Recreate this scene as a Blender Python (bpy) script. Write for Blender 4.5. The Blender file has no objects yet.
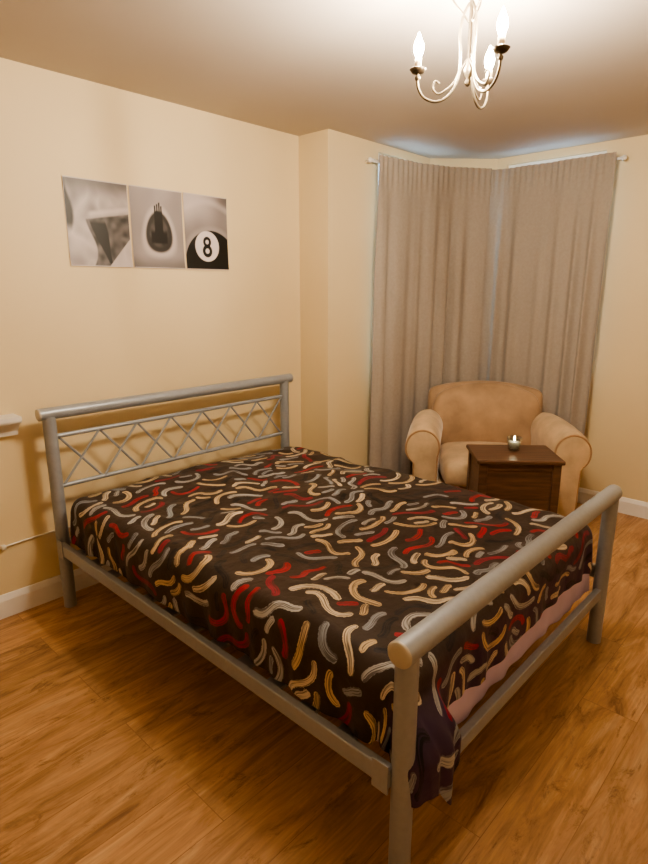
import bpy, bmesh, math, random
import numpy as np
from mathutils import Vector, Matrix, noise
random.seed(7); rng=np.random.default_rng(11)
S=bpy.context.scene
try: S.view_settings.look='AgX - Medium High Contrast'
except Exception as ex: print(ex)
CEIL=2.42; YW=2.77; YP=2.52; XP=2.72; XR=4.15; XB=-1.0; YB=-1.1

# ---------------- materials ----------------
def nodes(name):
    m=bpy.data.materials.new(name); m.use_nodes=True
    nt=m.node_tree; b=nt.nodes['Principled BSDF']
    return m,nt,b
def mat(name,col,rough=.5,metal=0,var=.06,scale=20,bump=0,bscale=150,sheen=0,spec=None,stretch=None):
    m,nt,b=nodes(name); N=nt.nodes; L=nt.links
    tc=N.new('ShaderNodeTexCoord'); mp=N.new('ShaderNodeMapping'); L.new(tc.outputs['Object'],mp.inputs[0])
    if stretch: mp.inputs['Scale'].default_value=stretch
    n=N.new('ShaderNodeTexNoise'); n.inputs['Scale'].default_value=scale; n.inputs['Detail'].default_value=5
    L.new(mp.outputs[0],n.inputs['Vector'])
    r=N.new('ShaderNodeMixRGB'); r.blend_type='MIX'
    c=np.array(col); r.inputs[1].default_value=(*np.clip(c*(1-var),0,1),1); r.inputs[2].default_value=(*np.clip(c*(1+var),0,1),1)
    rm=N.new('ShaderNodeMapRange'); rm.inputs[1].default_value=.3; rm.inputs[2].default_value=.7
    L.new(n.outputs['Fac'],rm.inputs[0]); L.new(rm.outputs[0],r.inputs[0]); L.new(r.outputs[0],b.inputs['Base Color'])
    b.inputs['Roughness'].default_value=rough; b.inputs['Metallic'].default_value=metal
    if sheen: b.inputs['Sheen Weight'].default_value=sheen; b.inputs['Sheen Roughness'].default_value=.4
    if spec is not None: b.inputs['Specular IOR Level'].default_value=spec
    if bump:
        n2=N.new('ShaderNodeTexNoise'); n2.inputs['Scale'].default_value=bscale; n2.inputs['Detail'].default_value=3
        L.new(mp.outputs[0],n2.inputs['Vector'])
        bp=N.new('ShaderNodeBump'); bp.inputs['Strength'].default_value=bump; bp.inputs['Distance'].default_value=.002
        L.new(n2.outputs['Fac'],bp.inputs['Height']); L.new(bp.outputs[0],b.inputs['Normal'])
    return m
M_wall=mat('cream_wall_paint',(.77,.635,.405),.6,var=.02,scale=2,bump=.15,bscale=90)
M_ceil=mat('ceiling_paint',(.57,.51,.455),.8,var=.015,scale=3,bump=.1,bscale=60)
M_white=mat('white_gloss_paint',(.84,.82,.80),.35,var=.02)
M_metal=mat('silver_powder_metal',(.33,.355,.40),.38,metal=.25,var=.04,scale=60)
M_cap=mat('cap_plastic',(.52,.48,.42),.4,metal=.1)
M_matt=mat('lilac_sheet',(.60,.49,.74),.8,var=.08,scale=8,bump=.3,bscale=30)
M_curt=mat('taupe_curtain_fabric',(.375,.33,.29),.9,var=.05,scale=60,bump=.2,bscale=500,sheen=.15)
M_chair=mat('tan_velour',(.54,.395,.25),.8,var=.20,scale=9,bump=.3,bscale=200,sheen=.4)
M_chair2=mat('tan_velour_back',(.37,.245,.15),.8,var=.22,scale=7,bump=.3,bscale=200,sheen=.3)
M_pipe=mat('tan_piping',(.36,.22,.12),.8)
M_wood=mat('dark_walnut',(.105,.052,.028),.36,var=.4,scale=6,stretch=(1,9,9),bump=.1,bscale=40)
M_chan=mat('chandelier_antique_metal',(.20,.165,.115),.4,metal=.5,var=.15,scale=40)
M_chdk=mat('chandelier_dark_cup',(.10,.075,.05),.4,metal=.6,var=.2)
M_sleeve=mat('candle_sleeve',(.62,.50,.34),.5)
M_wax=mat('candle_wax',(.85,.82,.74),.5)
M_plastic=mat('white_plastic',(.8,.78,.72),.4)
M_foot=mat('dark_foot',(.03,.02,.015),.4)
def emis(name,col,s):
    m,nt,b=nodes(name)
    n=nt.nodes.new('ShaderNodeTexNoise'); n.inputs['Scale'].default_value=3
    mx=nt.nodes.new('ShaderNodeMixRGB'); mx.inputs[1].default_value=(*col,1); mx.inputs[2].default_value=(*[c*.97 for c in col],1)
    nt.links.new(n.outputs['Fac'],mx.inputs[0]); nt.links.new(mx.outputs[0],b.inputs['Emission Color'])
    b.inputs['Emission Strength'].default_value=s; b.inputs['Base Color'].default_value=(1,1,1,1)
    return m
M_bulb=emis('lit_candle_bulb',(1,.84,.63),2550)
M_flame=emis('candle_flame',(1,.8,.5),60)
def glassmat(name,tint=(.9,.95,.95)):
    m=bpy.data.materials.new(name); m.use_nodes=True; nt=m.node_tree; nt.nodes.clear()
    o=nt.nodes.new('ShaderNodeOutputMaterial'); t=nt.nodes.new('ShaderNodeBsdfTransparent'); g=nt.nodes.new('ShaderNodeBsdfGlossy')
    t.inputs[0].default_value=(*tint,1); g.inputs['Roughness'].default_value=.03
    mx=nt.nodes.new('ShaderNodeMixShader'); lw=nt.nodes.new('ShaderNodeLayerWeight'); lw.inputs[0].default_value=.35
    nt.links.new(lw.outputs['Facing'],mx.inputs[0]); nt.links.new(t.outputs[0],mx.inputs[1]); nt.links.new(g.outputs[0],mx.inputs[2]); nt.links.new(mx.outputs[0],o.inputs[0])
    return m
M_glass=glassmat('clear_glass')

# floor
def floor_mat():
    m,nt,b=nodes('oak_laminate_floor'); N=nt.nodes; L=nt.links
    tc=N.new('ShaderNodeTexCoord')
    br=N.new('ShaderNodeTexBrick'); br.offset=.37; br.squash=1
    br.inputs['Scale'].default_value=1; br.inputs['Brick Width'].default_value=1.25; br.inputs['Row Height'].default_value=.19
    br.inputs['Mortar Size'].default_value=.0014; br.inputs['Mortar Smooth'].default_value=.3; br.inputs['Bias'].default_value=0
    br.inputs['Color1'].default_value=(0,0,0,1); br.inputs['Color2'].default_value=(1,1,1,1); br.inputs['Mortar'].default_value=(.5,.5,.5,1)
    L.new(tc.outputs['Object'],br.inputs['Vector'])
    sc=N.new('ShaderNodeVectorMath'); sc.operation='SCALE'; sc.inputs['Scale'].default_value=7.3
    L.new(br.outputs['Color'],sc.inputs[0])
    ad=N.new('ShaderNodeVectorMath'); ad.operation='ADD'; L.new(tc.outputs['Object'],ad.inputs[0]); L.new(sc.outputs[0],ad.inputs[1])
    mp=N.new('ShaderNodeMapping'); mp.inputs['Scale'].default_value=(1.0,5,1); L.new(ad.outputs[0],mp.inputs[0])
    n1=N.new('ShaderNodeTexNoise'); n1.inputs['Scale'].default_value=2.2; n1.inputs['Detail'].default_value=10; n1.inputs['Roughness'].default_value=.68; n1.inputs['Distortion'].default_value=1.2
    L.new(mp.outputs[0],n1.inputs['Vector'])
    cr=N.new('ShaderNodeValToRGB'); e=cr.color_ramp.elements
    e[0].position=.30; e[0].color=(.22,.105,.048,1); e[1].position=.70; e[1].color=(.62,.40,.225,1)
    x=cr.color_ramp.elements.new(.41); x.color=(.39,.215,.105,1); x=cr.color_ramp.elements.new(.54); x.color=(.52,.30,.15,1)
    L.new(n1.outputs['Fac'],cr.inputs[0])
    mp2=N.new('ShaderNodeMapping'); mp2.inputs['Scale'].default_value=(3,60,1); L.new(ad.outputs[0],mp2.inputs[0])
    n2=N.new('ShaderNodeTexNoise'); n2.inputs['Scale'].default_value=2; n2.inputs['Detail'].default_value=4; L.new(mp2.outputs[0],n2.inputs['Vector'])
    mr=N.new('ShaderNodeMapRange'); mr.inputs[1].default_value=.3; mr.inputs[2].default_value=.7; mr.inputs[3].default_value=.82; mr.inputs[4].default_value=1.12; L.new(n2.outputs['Fac'],mr.inputs[0])
    mu=N.new('ShaderNodeVectorMath'); mu.operation='SCALE'; L.new(cr.outputs[0],mu.inputs[0]); L.new(mr.outputs[0],mu.inputs['Scale'])
    mp3=N.new('ShaderNodeMapping'); mp3.inputs['Scale'].default_value=(1.7,5.0,1); L.new(ad.outputs[0],mp3.inputs[0])
    n3=N.new('ShaderNodeTexNoise'); n3.inputs['Scale'].default_value=2.6; n3.inputs['Detail'].default_value=9; n3.inputs['Roughness'].default_value=.8; n3.inputs['Distortion'].default_value=.6; L.new(mp3.outputs[0],n3.inputs['Vector'])
    kr=N.new('ShaderNodeMapRange'); kr.inputs[1].default_value=.55; kr.inputs[2].default_value=.67; kr.inputs[3].default_value=0; kr.inputs[4].default_value=.85; L.new(n3.outputs['Fac'],kr.inputs[0])
    mk=N.new('ShaderNodeMixRGB'); mk.inputs[2].default_value=(.17,.075,.032,1); L.new(kr.outputs[0],mk.inputs[0]); L.new(mu.outputs[0],mk.inputs[1])
    sp=N.new('ShaderNodeSeparateColor'); L.new(br.outputs['Color'],sp.inputs[0])
    pr=N.new('ShaderNodeMapRange'); pr.inputs[3].default_value=.84; pr.inputs[4].default_value=1.08; L.new(sp.outputs[0],pr.inputs[0])
    mu2=N.new('ShaderNodeVectorMath'); mu2.operation='SCALE'; L.new(mk.outputs[0],mu2.inputs[0]); L.new(pr.outputs[0],mu2.inputs['Scale'])
    mm=N.new('ShaderNodeMixRGB'); mm.inputs[2].default_value=(.18,.08,.035,1)
    fm=N.new('ShaderNodeMath'); fm.operation='MULTIPLY'; fm.inputs[1].default_value=.6; L.new(br.outputs['Fac'],fm.inputs[0])
    L.new(fm.outputs[0],mm.inputs[0]); L.new(mu2.outputs[0],mm.inputs[1]); L.new(mm.outputs[0],b.inputs['Base Color'])
    b.inputs['Roughness'].default_value=.46
    bp=N.new('ShaderNodeBump'); bp.inputs['Strength'].default_value=.12; bp.inputs['Distance'].default_value=.002; L.new(n2.outputs['Fac'],bp.inputs['Height']); L.new(bp.outputs[0],b.inputs['Normal'])
    return m
M_floor=floor_mat()

# ---------------- mesh helpers ----------------
def obj(name,me,m=None,parent=None,smooth=False):
    o=bpy.data.objects.new(name,me); S.collection.objects.link(o)
    if m:
        for mm in (m if isinstance(m,(list,tuple)) else [m]): me.materials.append(mm)
    if parent: o.parent=parent
    if smooth:
        for p in me.polygons: p.use_smooth=True
    return o
def empty(name,loc=(0,0,0),rz=0):
    e=bpy.data.objects.new(name,None); S.collection.objects.link(e); e.location=loc; e.rotation_euler=(0,0,rz); e.empty_display_size=.1; return e
def bmobj(name,bm,m,parent=None,smooth=False):
    bmesh.ops.recalc_face_normals(bm,faces=bm.faces[:])
    me=bpy.data.meshes.new(name); bm.to_mesh(me); bm.free(); return obj(name,me,m,parent,smooth)
def add_box(bm,a,b,bev=0,seg=2):
    r=bmesh.ops.create_cube(bm,size=1); vs=r['verts']
    for v in vs: v.co=Vector([(a[i]+b[i])/2+v.co[i]*(b[i]-a[i]) for i in range(3)])
    if bev:
        es=list({e for v in vs for e in v.link_edges}); bmesh.ops.bevel(bm,geom=es,offset=bev,segments=seg,affect='EDGES',profile=.5)
def box(name,a,b,m,parent=None,bev=0,seg=2,smooth=False):
    bm=bmesh.new(); add_box(bm,a,b,bev,seg); return bmobj(name,bm,m,parent,smooth)
def add_tube(bm,pts,r,n=12,cap=True):
    pts=[Vector(p) for p in pts]; rings=[]; 
    rr=r if isinstance(r,(list,tuple)) else [r]*len(pts)
    up=None
    for i,p in enumerate(pts):
        t=(pts[min(i+1,len(pts)-1)]-pts[max(i-1,0)]).normalized()
        if up is None:
            up=Vector((0,0,1)) if abs(t.z)<.9 else Vector((1,0,0))
        s=t.cross(up).normalized(); up2=s.cross(t).normalized(); up=up2
        rings.append([bm.verts.new(p+(s*math.cos(2*math.pi*k/n)+up2*math.sin(2*math.pi*k/n))*rr[i]) for k in range(n)])
    for a,b in zip(rings[:-1],rings[1:]):
        for k in range(n): bm.faces.new((a[k],a[(k+1)%n],b[(k+1)%n],b[k]))
    if cap: bm.faces.new(rings[0][::-1]); bm.faces.new(rings[-1])
def add_lathe(bm,prof,c=(0,0,0),n=20):
    rings=[]
    for r,z in prof:
        rings.append([bm.verts.new((c[0]+max(r,1e-4)*math.cos(2*math.pi*k/n),c[1]+max(r,1e-4)*math.sin(2*math.pi*k/n),c[2]+z)) for k in range(n)])
    for a,b in zip(rings[:-1],rings[1:]):
        for k in range(n): bm.faces.new((a[k],a[(k+1)%n],b[(k+1)%n],b[k]))
    bm.faces.new(rings[0][::-1]); bm.faces.new(rings[-1])
def spline(pts,n=8):
    P=[Vector(p) for p in pts]; P=[P[0]*2-P[1]]+P+[P[-1]*2-P[-2]]; out=[]
    for i in range(1,len(P)-2):
        for k in range(n):
            t=k/n; a,b,c,d=P[i-1:i+3]
            out.append(.5*((2*b)+(c-a)*t+(2*a-5*b+4*c-d)*t*t+(3*b-a-3*c+d)*t**3))
    out.append(P[-2]); return out
def autosmooth(o,ang=40):
    me=o.data
    for p in me.polygons: p.use_smooth=True
    bm=bmesh.new(); bm.from_mesh(me)
    for e in bm.edges:
        if len(e.link_faces)==2 and e.calc_face_angle(0)>math.radians(ang): e.smooth=False
    bm.to_mesh(me); bm.free()
def subsurf(o,l=2):
    m=o.modifiers.new('sub','SUBSURF'); m.levels=l; m.render_levels=l
    for p in o.data.polygons: p.use_smooth=True

# ---------------- room shell ----------------
T=.12
box('floor',(XB-T,YB-T,-.1),(XR+T,YW+T,0),M_floor)
box('ceiling',(XB-T,YB-T,CEIL),(XR+T,YW+T,CEIL+.1),M_ceil)
box('wall_left',(XB-T,YW,0),(XP,YW+T,CEIL),M_wall)
box('wall_behind',(XB-T,YB-T,0),(XB,YW,CEIL),M_wall)
box('wall_near',(XB,YB-T,0),(XR+T,YB,CEIL),M_wall)
bm=bmesh.new()
add_box(bm,(XP,YP,0),(3.2,YW+T,CEIL)); add_box(bm,(3.2,YP,0),(3.74,YP+T,.85)); add_box(bm,(3.2,YP,2.37),(3.74,YP+T,CEIL)); add_box(bm,(3.74,YP,0),(3.80,YP+T,CEIL))
bmobj('wall_bay_side',bm,M_wall)
bm=bmesh.new()
vs=[(3.80,YP),(XR,2.17),(XR+T,2.17),(XR+T,YP+T),(3.80,YP+T)]
lo=[bm.verts.new((x,y,0)) for x,y in vs]; hi=[bm.verts.new((x,y,CEIL)) for x,y in vs]
bm.faces.new(lo); bm.faces.new(hi)
for i in range(5): bm.faces.new((lo[i],lo[(i+1)%5],hi[(i+1)%5],hi[i]))
bmobj('wall_bay_corner',bm,M_wall)
bm=bmesh.new()
add_box(bm,(XR,YB,0),(XR+T,1.42,CEIL)); add_box(bm,(XR,1.42,0),(XR+T,2.10,.85)); add_box(bm,(XR,1.42,2.37),(XR+T,2.10,CEIL)); add_box(bm,(XR,2.10,0),(XR+T,2.17,CEIL))
bmobj('wall_right',bm,M_wall)
def window(name,axis,a0,a1,c):
    e=empty(name)
    def bx(nm,u0,u1,z0,z1,d0,d1,m):
        if axis=='x': box(nm,(u0,c+d0,z0),(u1,c+d1,z1),m,e,bev=.003 if m is M_white else 0)
        else: box(nm,(c+d0,u0,z0),(c+d1,u1,z1),m,e,bev=.003 if m is M_white else 0)
    z0,z1=.85,2.37; w=.045
    bx('frame_bottom',a0,a1,z0,z0+w,.03,.09,M_white); bx('frame_top',a0,a1,z1-w,z1,.03,.09,M_white)
    bx('frame_side_a',a0,a0+w,z0+w,z1-w,.03,.09,M_white); bx('frame_side_b',a1-w,a1,z0+w,z1-w,.03,.09,M_white)
    bx('frame_transom',a0+w,a1-w,1.62,1.66,.035,.085,M_white)
    bx('pane_lower',a0+w,a1-w,z0+w,1.62,.055,.061,M_glass); bx('pane_upper',a0+w,a1-w,1.66,z1-w,.055,.061,M_glass)
window('window_1','x',3.2,3.74,YP); window('window_2','y',1.42,2.10,XR)
def baseboard(name,a,b):
    a=Vector((*a,0)); b=Vector((*b,0)); d=(b-a).normalized(); n=Vector((-d.y,d.x,0))
    prof=[(0,0),(.018,0),(.018,.085),(.012,.098),(.006,.11),(0,.112)]
    bm=bmesh.new(); A=[bm.verts.new(a+n*x+Vector((0,0,z))) for x,z in prof]; B=[bm.verts.new(b+n*x+Vector((0,0,z))) for x,z in prof]
    for i in range(len(prof)): j=(i+1)%len(prof); bm.faces.new((A[i],A[j],B[j],B[i]))
    bm.faces.new(A); bm.faces.new(B); bmobj(name,bm,M_white)
baseboard('baseboard_left',(XP,YW),(XB,YW))
baseboard('baseboard_chimney',(XP,YP),(XP,YW-.018))
baseboard('baseboard_bay',(3.80,YP),(XP,YP))
baseboard('baseboard_corner',(XR,2.17),(3.80,YP))
baseboard('baseboard_right',(XR,YB),(XR,2.17))
bm=bmesh.new()
prof=[(0,.865),(.03,.865),(.035,.885),(.055,.905),(.075,.925),(.095,.93),(.10,.94),(.10,.958),(0,.958)]
x0,x1=.35,.895
def ring(x,s): return [bm.verts.new((x,YW-p*s,z)) for p,z in prof]
A=ring(x0,1);B=ring(x1,1)
for i in range(len(prof)): j=(i+1)%len(prof); bm.faces.new((A[i],A[j],B[j],B[i]))
bm.faces.new(A); bm.faces.new(B); bmobj('wall_shelf',bm,M_white)
bm=bmesh.new(); add_tube(bm,spline([(.45,YW-.008,.335),(.75,YW-.008,.345),(.95,YW-.008,.352),(1.1,YW-.008,.35),(1.3,YW-.01,.33),(1.32,YW-.03,.2),(1.34,YW-.04,.115)]),.0042,8)
add_box(bm,(.765,YW-.022,.335),(.785,YW,.355),.004)
bmobj('power_cable',bm,M_plastic,smooth=True)

# ---------------- bed ----------------
bed=empty('double_bed')
X0,X1,YF,YH=1.0,2.45,.67,2.645
ZF=.684
bm=bmesh.new()
for x in (X0,X1):
    add_tube(bm,[(x,YH,0),(x,YH,.945)],.029,20); add_tube(bm,[(x,YF,0),(x,YF,ZF-.01)],.029,20)
o=bmobj('posts',bm,M_metal,bed); autosmooth(o)
bm=bmesh.new()
add_tube(bm,[(X0-.04,YH,.958),(X1+.05,YH,.958)],.028,24); add_tube(bm,[(X0-.03,YF,ZF),(X1+.02,YF,ZF)],.033,28)
o=bmobj('top_rails',bm,M_metal,bed); autosmooth(o)
bm=bmesh.new()
for x,y,z,r in ((X0-.04,YH,.958,.028),(X1+.05,YH,.958,.028),(X0-.03,YF,ZF,.033),(X1+.02,YF,ZF,.033)):
    s=-1 if x<1.5 else 1
    add_tube(bm,[(x,y,z),(x+s*.004,y,z),(x+s*.008,y,z),(x+s*.010,y,z)],[r*1.02,r*1.02,r*.92,r*.6],28)
o=bmobj('end_caps',bm,M_cap,bed); autosmooth(o)
bm=bmesh.new()
add_tube(bm,[(X0,YH,.85),(X1,YH,.85)],.011,12); add_tube(bm,[(X0,YH,.61),(X1,YH,.61)],.011,12)
add_tube(bm,[(X0,YH,.33),(X1,YH,.33)],.014,12)
nX=7; w=(X1-X0-.06)/nX
for i in range(nX):
    a=X0+.03+i*w
    add_tube(bm,[(a,YH-.004,.61),(a+w,YH-.004,.85)],.006,8); add_tube(bm,[(a,YH+.006,.85),(a+w,YH+.006,.61)],.006,8)
o=bmobj('headboard_lattice',bm,M_metal,bed); autosmooth(o)
bm=bmesh.new()
add_box(bm,(X0-.032,YF+.02,.290),(X0-.004,YH-.02,.345),.004); add_box(bm,(X1+.004,YF+.02,.290),(X1+.032,YH-.02,.345),.004)
add_box(bm,(X0+.02,YF-.014,.215),(X1-.02,YF+.014,.262),.004)
add_box(bm,(X0-.036,YF+.02,.275),(X0-.03,YF+.07,.36),.001); add_box(bm,(X0-.036,YH-.07,.275),(X0-.03,YH-.02,.36),.001)
for i in range(12):
    y=.85+i*.15; add_box(bm,(X0-.004,y,.295),(X1+.004,y+.06,.308))
add_box(bm,(1.70,YF+.05,.27),(1.74,YH,.295)); 
add_tube(bm,[(1.72,1.65,0),(1.72,1.65,.27)],.015,12)
bmobj('side_rails',bm,M_metal,bed)
bm=bmesh.new(); add_box(bm,(1.04,.735,.309),(2.41,2.59,.52),.035,4)
o=bmobj('mattress',bm,M_matt,bed); autosmooth(o,60)
V=[];F=[];nxs=160;nzs=8
for j in range(nzs):
    for i in range(nxs):
        x=1.07+(2.42-1.07)*i/(nxs-1); t=j/(nzs-1)
        V.append((x,.722-.014*t+(.004*math.sin(x*31+2*math.sin(x*7))+.003*math.sin(x*53+1))*t,.44-t*(.192+.006*math.sin(x*6))))
for j in range(nzs-1):
    for i in range(nxs-1): F.append((j*nxs+i,j*nxs+i+1,(j+1)*nxs+i+1,(j+1)*nxs+i))
me=bpy.data.meshes.new('under_sheet'); me.from_pydata(V,[],F); obj('under_sheet',me,M_matt,bed,True)

# ---------------- duvet ----------------
def smooth(t): t=np.clip(t,0,1); return t*t*(3-2*t)
TOP=.565; rb=.07
cx0,cx1,cy0,cy1=1.012+rb,2.438-rb,.705+rb,2.605-rb
side=.255; foot=.275; head=.16
step=.006
sx=np.arange(cx0-side,cx1+side,step); sy=np.arange(cy0-foot,cy1+head,step)
GX,GY=np.meshgrid(sx,sy,indexing='ij'); nx,ny=GX.shape
ox=np.where(GX<cx0,GX-cx0,np.where(GX>cx1,GX-cx1,0)); oy=np.where(GY<cy0,GY-cy0,np.where(GY>cy1,GY-cy1,0))
r=np.hypot(ox,oy); rs=np.maximum(r,1e-6); nX_=ox/rs; nY_=oy/rs
PX=np.clip(GX,cx0,cx1)
wf=np.exp(-((PX-1.12)/.055)**2)*smooth((-nY_-.6)/.35)
wf=np.where(oy<0,wf,0)
cornr=np.where((np.abs(ox)>0)&(np.abs(oy)>0),1,0)
r2=r*(1-.12*cornr*(2*np.abs(nX_*nY_)))*(1+wf*.50)
r2=r2-np.where((oy<0),(.022*smooth((PX-1.4)/.4)+.008*np.sin(PX*7))*smooth((r-.11)/.15),0)
ang=np.minimum(r2/rb,math.pi/2)
horiz=rb*np.sin(ang); drop=rb*(1-np.cos(ang))+np.maximum(0,r2-rb*math.pi/2)
def fbm(X,Y,seed,octs,base):
    out=np.zeros_like(X); 
    rr=np.random.default_rng(seed)
    for o in range(octs):
        for k in range(5):
            a=rr.uniform(0,2*math.pi); f=base*2**o*rr.uniform(.7,1.3); ph=rr.uniform(0,6.28); 
            out+=np.sin((X*math.cos(a)+Y*math.sin(a))*f+ph+1.2*np.sin((X*math.sin(a)-Y*math.cos(a))*f*.5+ph*2))/(1.9**o)/3
    return out
wr=fbm(GX,GY,3,3,7)
wr2=1-np.abs(fbm(GX,GY,9,2,9))
top_w=1-smooth(r/.08)
puff=.008*wr+.013*(wr2-.5)
px=np.clip(GX,cx0,cx1)+nX_*horiz; py=np.clip(GY,cy0,cy1)+nY_*horiz
pz=TOP-drop+puff*np.clip(top_w+.35,0,1)
per=np.where(np.abs(ox)>np.abs(oy),GY,GX)
fold=.009*np.sin(per*24+2.6*np.sin(per*8))+.005*np.sin(per*51+1+3*np.sin(per*5))
amt=smooth((drop-.03)/.15)
outw=np.clip(fold+.003,-.006,.012)*amt
outw+= np.minimum(1,wf*2.6)*smooth((drop-.08)/.13)*(.095+.015*np.sin(PX*75))
px+=nX_*outw; py+=nY_*outw
pz=np.where(drop>.04,pz+.005*np.sin(per*11+1+2*np.sin(per*3))*smooth((drop-.04)/.15),pz)
verts=np.stack([px,py,pz],-1).reshape(-1,3)
idx=np.arange(nx*ny).reshape(nx,ny)
faces=np.stack([idx[:-1,:-1],idx[1:,:-1],idx[1:,1:],idx[:-1,1:]],-1).reshape(-1,4)
strokes=[]; allp=np.zeros((0,2))
x_lo,x_hi,y_lo,y_hi=sx[0]-.03,sx[-1]+.03,sy[0]-.03,sy[-1]+.03
def mkstroke(Lmin,Lmax):
    L_=rng.uniform(Lmin,Lmax); n=12; kind=rng.random()
    th=rng.normal(math.radians(-5),.5)
    if kind<.5: K=rng.uniform(7,16)*rng.choice([-1,1]); ks=[K]*n
    elif kind<.9: K=rng.uniform(14,26)*rng.choice([-1,1]); ks=[K*math.cos(math.pi*1.15*i/(n-1)) for i in range(n)]
    else: K=rng.uniform(24,32)*rng.choice([-1,1]); ks=[K*math.sin(2*math.pi*1.3*i/(n-1)) for i in range(n)]
    p=np.array([0.,0.]); pts=[p.copy()]; h=L_/(n-1); th-=sum(ks)*h/2
    for i in range(n-1):
        th+=ks[i]*h; p=p+h*np.array([math.cos(th),math.sin(th)]); pts.append(p.copy())
    pts=np.array(pts); return pts-pts.mean(0)
cols=[(.60,.46,.29),(.66,.57,.45),(.28,.31,.36),(.42,.43,.45),(.36,.008,.032),(.27,.006,.035),(.004,.004,.008),(.008,.007,.014)]
cp=[.19,.16,.17,.14,.12,.05,.09,.08]
for ph,(tries,a,b,md) in enumerate(((1000,.14,.20,.035),(14000,.09,.14,.0325),(24000,.06,.09,.031),(16000,.04,.06,.030))):
    for _ in range(tries):
        c_=np.array([rng.uniform(x_lo,x_hi),rng.uniform(y_lo,y_hi)])
        if len(allp) and np.min(np.abs(allp-c_).sum(1))<md: continue
        q=mkstroke(a,b)+c_
        if len(allp):
            nb=allp[np.abs(allp-c_).max(1)<.17]
            if len(nb) and np.min(np.hypot(nb[:,None,0]-q[None,:,0],nb[:,None,1]-q[None,:,1]))<md: continue
        strokes.append((q,cols[rng.choice(len(cols),p=cp)],rng.uniform(.0105,.0135))); allp=np.vstack([allp,q])
print('strokes',len(strokes))
D=np.full((nx,ny),9.0); C=np.zeros((nx,ny,4)); C[...,3]=1; AL=np.zeros((nx,ny)); AC=np.zeros((nx,ny))
for si,(q,c,hw) in enumerate(strokes):
    i0=max(0,int((q[:,0].min()-.035-sx[0])/step)); i1=min(nx,int((q[:,0].max()+.035-sx[0])/step)+2)
    j0=max(0,int((q[:,1].min()-.035-sy[0])/step)); j1=min(ny,int((q[:,1].max()+.035-sy[0])/step)+2)
    if i1<=i0 or j1<=j0: continue
    X=GX[i0:i1,j0:j1]; Y=GY[i0:i1,j0:j1]
    bd=np.full(X.shape,9.); ba=np.zeros(X.shape); bs=np.zeros(X.shape)
    for k in range(len(q)-1):
        A_=q[k]; e=q[k+1]-q[k]; l2=e@e; t=np.clip(((X-A_[0])*e[0]+(Y-A_[1])*e[1])/l2,0,1)
        dx=X-A_[0]-t*e[0]; dy=Y-A_[1]-t*e[1]; dd=np.hypot(dx,dy); sg=np.sign(e[0]*dy-e[1]*dx)
        m_=dd<bd; bd[m_]=dd[m_]; ba[m_]=((k+t)*math.sqrt(l2))[m_]; bs[m_]=(dd*sg)[m_]
    nd=bd/hw; m_=nd<D[i0:i1,j0:j1]
    D[i0:i1,j0:j1][m_]=nd[m_]; C[i0:i1,j0:j1][m_,:3]=c; AL[i0:i1,j0:j1][m_]=(ba+si*.37)[m_]; AC[i0:i1,j0:j1][m_]=bs[m_]
me=bpy.data.meshes.new('duvet'); me.vertices.add(nx*ny); me.vertices.foreach_set('co',verts.ravel())
me.loops.add(faces.size); me.loops.foreach_set('vertex_index',faces.ravel()); me.polygons.add(len(faces)); me.polygons.foreach_set('loop_start',np.arange(0,faces.size,4)); 
me.update(calc_edges=True); me.validate()
at=me.attributes.new('stroke_d','FLOAT','POINT'); at.data.foreach_set('value',D.ravel().astype(np.float32))
at=me.attributes.new('stroke_col','FLOAT_COLOR','POINT'); at.data.foreach_set('color',C.ravel().astype(np.float32))
hem=smooth((-oy-.04)/.12); at=me.attributes.new('hem','FLOAT','POINT'); at.data.foreach_set('value',hem.ravel().astype(np.float32))
uv=np.stack([AL,AC,np.zeros_like(AL)],-1); at=me.attributes.new('stroke_uv','FLOAT_VECTOR','POINT'); at.data.foreach_set('vector',uv.ravel().astype(np.float32))
m,nt,b=nodes('brushstroke_duvet_fabric'); N=nt.nodes; L=nt.links
def attr(n): a=N.new('ShaderNodeAttribute'); a.attribute_name=n; return a
ad,ac,au,ah=attr('stroke_d'),attr('stroke_col'),attr('stroke_uv'),attr('hem')
tc=N.new('ShaderNodeTexCoord')
nz=N.new('ShaderNodeTexNoise'); nz.inputs['Scale'].default_value=110; L.new(tc.outputs['Object'],nz.inputs['Vector'])
mz=N.new('ShaderNodeMath'); mz.operation='MULTIPLY_ADD'; mz.inputs[1].default_value=.55; L.new(nz.outputs['Fac'],mz.inputs[0]); L.new(ad.outputs['Fac'],mz.inputs[2])
mk=N.new('ShaderNodeMapRange'); mk.inputs[1].default_value=1.20; mk.inputs[2].default_value=1.32; mk.inputs[3].default_value=1; mk.inputs[4].default_value=0; L.new(mz.outputs[0],mk.inputs[0])
mp=N.new('ShaderNodeMapping'); mp.inputs['Scale'].default_value=(9,260,1); L.new(au.outputs['Vector'],mp.inputs[0])
ns=N.new('ShaderNodeTexNoise'); ns.inputs['Scale'].default_value=1; ns.inputs['Detail'].default_value=2; L.new(mp.outputs[0],ns.inputs['Vector'])
ms=N.new('ShaderNodeMapRange'); ms.inputs[1].default_value=.40; ms.inputs[2].default_value=.55; ms.inputs[3].default_value=.20; ms.inputs[4].default_value=1; L.new(ns.outputs['Fac'],ms.inputs[0])
mm=N.new('ShaderNodeMath'); mm.operation='MULTIPLY'; L.new(mk.outputs[0],mm.inputs[0]); L.new(ms.outputs[0],mm.inputs[1])
bgm=N.new('ShaderNodeMixRGB'); bgm.inputs[1].default_value=(.036,.021,.015,1); bgm.inputs[2].default_value=(.045,.022,.065,1); L.new(ah.outputs['Fac'],bgm.inputs[0])
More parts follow.
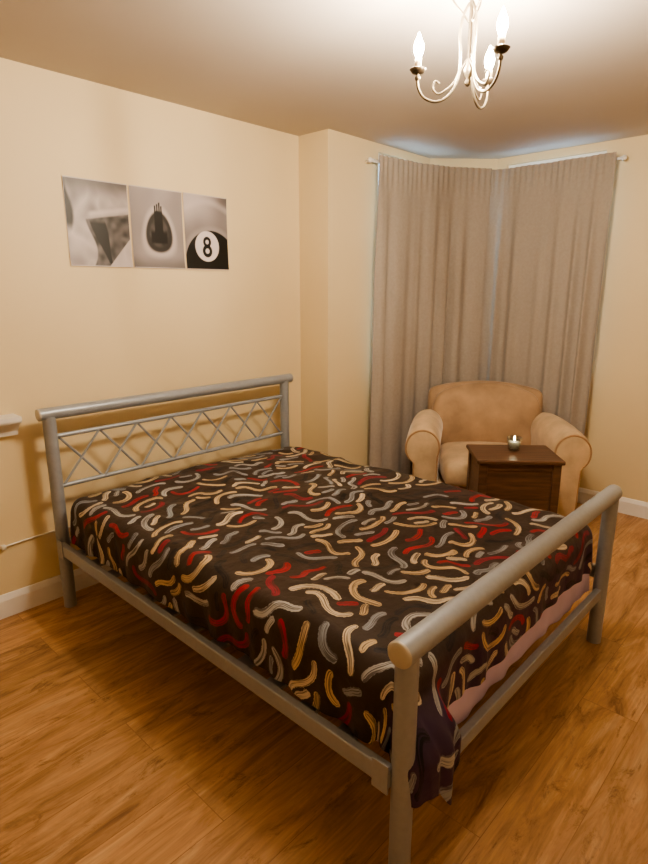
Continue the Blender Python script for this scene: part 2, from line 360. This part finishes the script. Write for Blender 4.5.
mx=N.new('ShaderNodeMixRGB'); L.new(bgm.outputs[0],mx.inputs[1]); L.new(mm.outputs[0],mx.inputs[0]); L.new(ac.outputs['Color'],mx.inputs[2])
L.new(mx.outputs[0],b.inputs['Base Color']); b.inputs['Roughness'].default_value=.6; b.inputs['Sheen Weight'].default_value=.06; b.inputs['Specular IOR Level'].default_value=.35
n4=N.new('ShaderNodeTexNoise'); n4.inputs['Scale'].default_value=12; n4.inputs['Detail'].default_value=5; L.new(tc.outputs['Object'],n4.inputs['Vector'])
bp=N.new('ShaderNodeBump'); bp.inputs['Strength'].default_value=.6; bp.inputs['Distance'].default_value=.015; L.new(n4.outputs['Fac'],bp.inputs['Height']); L.new(bp.outputs[0],b.inputs['Normal'])
duvet=obj('duvet',me,m,smooth=True)

# ---------------- curtains ----------------
def curtain(name,path,seed,ztop,zbot,nf):
    pts=spline([(x,y,0) for x,y in path],40); P=np.array([(p.x,p.y) for p in pts])
    seg=np.r_[0,np.cumsum(np.hypot(*np.diff(P,axis=0).T))]; n=420; s=np.linspace(0,seg[-1],n)
    X=np.interp(s,seg,P[:,0]); Y=np.interp(s,seg,P[:,1]); tx=np.gradient(X); ty=np.gradient(Y); l=np.hypot(tx,ty); nxn,nyn=-ty/l,tx/l
    rr=np.random.default_rng(seed); u=s/s[-1]; p1,p2,p3=rr.uniform(0,6.28,3)
    nz_=44; V=[];
    warp=u+.025*np.sin(u*8+p2)+.010*np.sin(u*19+p3)
    for j in range(nz_):
        v=j/(nz_-1); z=ztop+(zbot-ztop)*v
        pleat=.006*np.sin(u*2*math.pi*nf*3)*(1-smooth(np.array(v/.10)))
        ph=2*math.pi*nf*(warp+.012*v*np.sin(u*5+p1))+p1
        big=np.sin(ph)+.22*np.sin(2*ph+p3)
        amp=(.018+.013*v)*(.65+.35*np.sin(u*9+p2))
        off=pleat+smooth(np.array(v/.35))*amp*big+ .006*np.sin(ph*.5+p3)
        V+= [(X[i]+nxn[i]*off[i],Y[i]+nyn[i]*off[i],z) for i in range(n)]
    F=[(j*n+i,j*n+i+1,(j+1)*n+i+1,(j+1)*n+i) for j in range(nz_-1) for i in range(n-1)]
    me=bpy.data.meshes.new(name); me.from_pydata(V,[],F); return obj(name,me,M_curt,smooth=True)
LP=[(3.09,2.43),(3.45,2.385),(3.75,2.28),(3.97,2.115)]
RP=[(4.0,2.21),(4.04,2.05),(4.05,1.8),(4.045,1.6),(4.03,1.32)]
curtain('curtain',LP,3,2.325,.05,7); curtain('curtain',RP,8,2.325,.05,7)
bm=bmesh.new()
rp=spline([(3.06,2.475,2.295),(3.45,2.44,2.295),(3.75,2.345,2.295),(3.97,2.235,2.295),(4.085,2.10,2.295),(4.10,1.8,2.295),(4.10,1.6,2.295),(4.09,1.29,2.295)],10)
add_tube(bm,rp,.009,10)
for p in (rp[0],rp[-1]): 
    bmesh.ops.create_uvsphere(bm,u_segments=14,v_segments=10,radius=.016,matrix=Matrix.Translation(p))
add_box(bm,(3.070,2.46,2.287),(3.083,YP,2.303)); add_box(bm,(4.08,1.30,2.287),(XR,1.312,2.303))
bmobj('curtain_pole',bm,M_white,smooth=True)

# ---------------- armchair ----------------
ch=empty('armchair',(3.435,1.735,0),math.radians(-55)); ch.scale=(.92,.92,1.0)
def softbox(name,a,b,m,bulge=.02,fn=None,e=.03):
    bm=bmesh.new(); add_box(bm,a,b,e,2)
    bmesh.ops.subdivide_edges(bm,edges=[ed for ed in bm.edges if ed.calc_length()>.12],cuts=4,use_grid_fill=True)
    bmesh.ops.triangulate(bm,faces=[f for f in bm.faces if len(f.verts)>4])
    c=Vector([(a[i]+b[i])/2 for i in range(3)]); h=[(b[i]-a[i])/2 for i in range(3)]
    for v in bm.verts:
        q=[(v.co[i]-c[i])/h[i] for i in range(3)]
        k=[1-min(1,abs(x))**2 for x in q]
        d=[bulge*q[0]*k[1]*k[2],bulge*q[1]*k[0]*k[2],bulge*q[2]*k[0]*k[1]]
        v.co+=Vector(d)
        if fn: v.co=Vector(fn(*v.co))
    o=bmobj(name,bm,m,ch); subsurf(o,1); return o
softbox('base',(-.40,-.40,.09),(.40,.36,.32),M_chair,bulge=.01)
softbox('seat_cushion',(-.325,-.43,.32),(.325,.20,.48),M_chair,bulge=.04,e=.045)
def backfn(x,y,z):
    t=(z-.3)/.5; y2=y+.10*t-.05*(x/.4)**2; x2=x*(1+.12*t); z2=z+.035*t*(1-(x/.38)**2)
    return x2,y2,z2
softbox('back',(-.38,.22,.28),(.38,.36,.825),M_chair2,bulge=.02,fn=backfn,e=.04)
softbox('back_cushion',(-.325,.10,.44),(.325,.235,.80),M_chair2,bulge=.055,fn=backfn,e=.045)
def arm(sg):
    bm=bmesh.new()
    prof=[(.335,.08),(.335,.30),(.335,.50)]
    c=(.44,.575); R=.118
    for k in range(13):
        a=math.radians(205-k*(265/12)); prof.append((c[0]+R*math.cos(a),c[1]+R*math.sin(a)))
    prof+=[(.50,.42),(.495,.30),(.495,.08)]
    ctr=(.43,.42)
    ys=[(-.415,.0),(-.415,.80),(-.412,.93),(-.395,.985),(-.35,1.0),(-.2,1.0),(0,1.0),(.18,1.0),(.25,.96),(.27,.8),(.27,0)]
    rings=[]
    for y,s in ys:
        ring=[]
        for (x,z) in prof:
            xx=ctr[0]+(x-ctr[0])*s if s else ctr[0]+(x-ctr[0])*.05
            zz=ctr[1]+(z-ctr[1])*(s if s else .05)
            zz=max(.08,zz)
            spl=.035*(-(y)-.0)/.4
            ring.append(bm.verts.new((sg*(xx+spl),y,zz+ .02*(1-((y+.05)/.35)**2)*(z>.5))))
        rings.append(ring)
    n=len(prof)
    for a,b in zip(rings[:-1],rings[1:]):
        for k in range(n): bm.faces.new((a[k],a[(k+1)%n],b[(k+1)%n],b[k]))
    bm.faces.new(rings[0]); bm.faces.new(rings[-1])
    o=bmobj('arm_'+('right' if sg>0 else 'left'),bm,M_chair,ch); subsurf(o,1)
    bm=bmesh.new(); pp=[(sg*(ctr[0]+(x-ctr[0])*.93+.036),-.408,ctr[1]+(z-ctr[1])*.93) for x,z in prof]
    add_tube(bm,spline(pp,3),.006,6); bmobj('arm_piping',bm,M_pipe,ch,True)
arm(1); arm(-1)
bm=bmesh.new()
for x in(-.36,.36):
    for y in(-.34,.28): add_lathe(bm,[(.018,0),(.022,.01),(.03,.05),(.034,.10)],(x,y,0),14)
bmobj('feet',bm,M_foot,ch,True)

# ---------------- side table (boxy chest-like) ----------------
tb=empty('side_table',(2.91,1.315,0),math.radians(-50))
w,d,h=.225,.165,.64
box('top',(-w,-d,h-.022),(w,d,h),M_wood,tb,.006,3)
bm=bmesh.new()
for x in(-1,1):
    for y in(-1,1): 
        cxx,cyy=x*(w-.035),y*(d-.035); add_box(bm,(cxx-.022,cyy-.022,0),(cxx+.022,cyy+.022,h-.022),.003)
bmobj('legs',bm,M_wood,tb)
bm=bmesh.new(); z0=h-.33
add_box(bm,(-w+.03,-d+.025,z0),(w-.03,-d+.04,h-.022)); add_box(bm,(-w+.03,d-.04,z0),(w-.03,d-.02,h-.022))
add_box(bm,(-w+.02,-d+.03,z0),(-w+.035,d-.03,h-.022)); add_box(bm,(w-.035,-d+.03,z0),(w-.02,d-.03,h-.022))
add_box(bm,(-w+.03,-d+.03,z0),(w-.03,d-.03,z0+.02),.003)
add_box(bm,(-w+.057,-d+.018,h-.06),(w-.057,-d+.03,h-.022),.002); add_box(bm,(-w+.057,-d+.018,z0),(w-.057,-d+.03,z0+.04),.002)
bmobj('cabinet_body',bm,M_wood,tb)
jc=empty('candle_jar',(2.955,1.335,h))
bm=bmesh.new(); add_lathe(bm,[(.028,0),(.031,.004),(.041,.074),(.0385,.074),(.030,.012),(.0,.010)],n=28); bmobj('glass',bm,M_glass,jc,True)
bm=bmesh.new(); add_lathe(bm,[(.0285,.0125),(.034,.048),(.0,.046)],n=24); add_tube(bm,[(0,0,.046),(0,0,.052)],.0012,6); bmobj('wax',bm,M_wax,jc,True)
bm=bmesh.new(); add_lathe(bm,[(.0,.052),(.005,.057),(.006,.063),(.0035,.072),(.0,.082)],n=12); bmobj('flame',bm,M_flame,jc,True)

# ---------------- chandelier ----------------
CC=(1.737,1.027)
cd=empty('chandelier',(CC[0],CC[1],0))
fang=math.radians(35.2)
bm=bmesh.new()
add_lathe(bm,[(.0,CEIL),(.05,CEIL),(.048,CEIL-.012),(.03,CEIL-.026),(.012,CEIL-.036),(.006,CEIL-.05)][::-1],n=28)
add_lathe(bm,[(.0,2.105),(.006,2.108),(.011,2.118),(.006,2.128),(.012,2.135),(.016,2.15),(.010,2.165),(.006,2.18),(.006,2.36),(.004,2.38)],n=18)
arms=[fang+math.radians(90),fang+math.radians(210),fang+math.radians(330)]
R=.152
for a in arms:
    c,s=math.cos(a),math.sin(a)
    P=lambda rad,z:(c*rad,s*rad,z)
    add_tube(bm,spline([P(.006,2.33),P(.022,2.30),P(.030,2.25),P(.026,2.19),P(.030,2.13),P(.055,2.085),P(.092,2.068),P(.130,2.08),P(.150,2.11),P(R,2.142)],6),.0042,8)
    add_tube(bm,spline([P(.006,2.18),P(.025,2.15),P(.045,2.115),P(.085,2.09),P(.105,2.105),P(.098,2.125),P(.085,2.118)],6),.003,8)
    add_tube(bm,spline([P(.006,2.28),P(.03,2.31),P(.052,2.335),P(.062,2.36),P(.050,2.375),P(.036,2.365),P(.042,2.352)],6),.003,8)
    add_lathe(bm,[(.0,2.128),(.007,2.13),(.009,2.138),(.004,2.144),(.006,2.148)],(c*R,s*R,0),14)
bmobj('frame',bm,M_chan,cd,True)
bm=bmesh.new(); bs=bmesh.new(); bb=bmesh.new()
for a in arms:
    c,s=math.cos(a)*R,math.sin(a)*R
    add_lathe(bm,[(.004,2.146),(.018,2.150),(.026,2.160),(.025,2.161),(.014,2.155),(.004,2.154)],(c,s,0),20)
    add_lathe(bs,[(.0105,2.155),(.0105,2.192),(.008,2.194)],(c,s,0),16)
    add_lathe(bb,[(.007,2.194),(.010,2.199),(.0145,2.210),(.0155,2.219),(.013,2.232),(.008,2.244),(.004,2.254),(.0008,2.261)],(c,s,0),16)
bmobj('cups',bm,M_chdk,cd,True); bmobj('candle_sleeves',bs,M_sleeve,cd,True); bmobj('bulbs',bb,M_bulb,cd,True)

# ---------------- posters ----------------
m,nt,b=nodes('poster_print'); a=nt.nodes.new('ShaderNodeAttribute'); a.attribute_name='ink'; 
nn=nt.nodes.new('ShaderNodeTexNoise'); nn.inputs['Scale'].default_value=90
mr=nt.nodes.new('ShaderNodeMapRange'); mr.inputs[3].default_value=.93; mr.inputs[4].default_value=1.07; nt.links.new(nn.outputs['Fac'],mr.inputs[0])
vm=nt.nodes.new('ShaderNodeVectorMath'); vm.operation='SCALE'; nt.links.new(a.outputs['Color'],vm.inputs[0]); nt.links.new(mr.outputs[0],vm.inputs['Scale']); nt.links.new(vm.outputs[0],b.inputs['Base Color']); b.inputs['Roughness'].default_value=.45
M_post=m
def sm(a,b,x): return smooth((x-a)/(b-a))
def mixv(a,b,t): return a*(1-t)+b*t
def p1(U,V):
    ridge=1-np.abs(fbm(U*1.2,V,5,3,8)); g=.36+.16*ridge+.06*fbm(U,V*1.3,21,3,8)
    g=mixv(g,.08,sm(.72,1.0,V)*.85)
    edge=.34+.10*np.sin(V*7+.5)+.12*(V-.3)
    ins=sm(0,.03,U-edge)*sm(.0,.03,.66-.14*(1-U)-V)
    fur=.10+.05*fbm(U*.6,V,8,2,30)+.05*fbm(U,V,12,2,22)
    g=mixv(g,np.clip(fur,.015,.4),ins)
    g=mixv(g,.66,sm(.05,.0,np.abs(V-(.70-.14*(1-U)+.0)))*sm(.3,.4,U)*.7)
    wedge=sm(.0,.02,(.10*sm(.0,.5,V)+.035)-np.abs(U-(.66-.35*(V))))*sm(.56,.50,V)*sm(.02,.04,V)
    g=mixv(g,.004,wedge)
    tri=sm(.0,.02,(U-.60)*.9-(V-.0))*sm(.58,.62,U); g=mixv(g,.50+.08*ridge,tri)
    g=mixv(g,.01,sm(.09,.04,U+.05*np.sin(V*8))*sm(.35,.5,V)); return g
def p2(U,V):
    g=.36+.05*fbm(U,V,31,2,5)-.22*np.abs(U-.5)+.08*V
    x=(U-.52)/.25; y=(V-.46)/.25; rr_=np.hypot(x,y+.2*x*x)
    g=mixv(g,.60,sm(1.5,1.15,rr_)*.7); g=mixv(g,.03,sm(1.12,.95,rr_)); g=mixv(g,.09+.05*fbm(U,V,2,2,20),sm(.85,.6,rr_)*.7)
    body=sm(.09,.07,np.abs(U-.52))*sm(.32,.35,V)*sm(.74,.70,V); sh=sm(.17,.14,np.abs(U-.52))*sm(.30,.34,V)*sm(.50,.44,V)
    fing=np.clip(sum(sm(.018,.010,np.abs(U-(.46+.04*k)))*sm(.66,.68,V)*sm(.80+.02*(k%3),.78+.02*(k%3),V) for k in range(4)),0,1)
    g=mixv(g,.006,np.clip(body+sh+fing,0,1)); g=mixv(g,.08,sm(.2,.0,V)*.6); return g
def p3(U,V):
    A=.39/.29; g=.24+.28*sm(.45,.9,V)*sm(1.0,.3,U)+.04*fbm(U,V,41,2,6); g=mixv(g,.62,sm(.08,.0,np.abs(V-.80-.12*np.sin(U*3)))*.5); g=mixv(g,.10,sm(.6,1,U)*sm(.8,1,V)*.7)
    x=U-.60; y=(V-.08)*A; rr_=np.hypot(x,y)
    g=mixv(g,.45,sm(.74,.64,rr_)*.5); g=mixv(g,.004,sm(.62,.605,rr_))
    x=U-.50; y=(V-.32)*A; q=np.hypot(x,y); g=mixv(g,.78,sm(.285,.27,q)); g=mixv(g,.006,sm(.245,.24,q)*0)
    for yc,ro,ri in ((.08,.096,.038),(-.085,.115,.046)):
        e=np.hypot(x*1.05,y-yc); g=mixv(g,.004,sm(ro+.008,ro-.004,e)); 
    for yc,ro,ri in ((.08,.096,.038),(-.085,.115,.046)):
        e=np.hypot(x*1.05,y-yc); g=mixv(g,.78,sm(ri+.008,ri-.004,e))
    return g
for (xa,xb,fn) in ((1.225,1.537,p1),(1.547,1.847,p2),(1.857,2.142,p3)):
    nu,nv=110,140; u=np.linspace(0,1,nu); v=np.linspace(0,1,nv); U,V=np.meshgrid(u,v,indexing='ij'); g=np.clip(fn(U,V),.004,.85)
    bord=np.minimum(np.minimum(U,1-U),np.minimum(V,1-V))<.008; g[bord]=.6
    col=np.stack([g*.92,g*.82,g*.84,np.ones_like(g)],-1)
    bow=YW-.003-.004*np.abs(V-.5)**3*8
    co=np.stack([xa+(xb-xa)*U,bow,1.61+.39*V],-1).reshape(-1,3)
    ii=np.arange(nu*nv).reshape(nu,nv); F=np.stack([ii[:-1,:-1],ii[1:,:-1],ii[1:,1:],ii[:-1,1:]],-1).reshape(-1,4)
    me=bpy.data.meshes.new('wall_poster'); me.from_pydata(co.tolist(),[],F.tolist()); at=me.attributes.new('ink','FLOAT_COLOR','POINT'); at.data.foreach_set('color',col.ravel().astype(np.float32))
    obj('wall_poster',me,M_post)

# ---------------- world + camera ----------------
wd=bpy.data.worlds.new('daylight'); S.world=wd; wd.use_nodes=True
bg=wd.node_tree.nodes['Background']; bg.inputs[0].default_value=(.55,.75,1,1); bg.inputs[1].default_value=10
cam=bpy.data.cameras.new('camera'); co=bpy.data.objects.new('camera',cam); S.collection.objects.link(co)
co.location=(0,0,1.5); co.rotation_euler=(math.radians(90-13.86),0,math.radians(-46.8))
cam.sensor_fit='VERTICAL'; cam.sensor_height=36; cam.lens=575.5/864*36; cam.clip_start=.02
S.camera=co
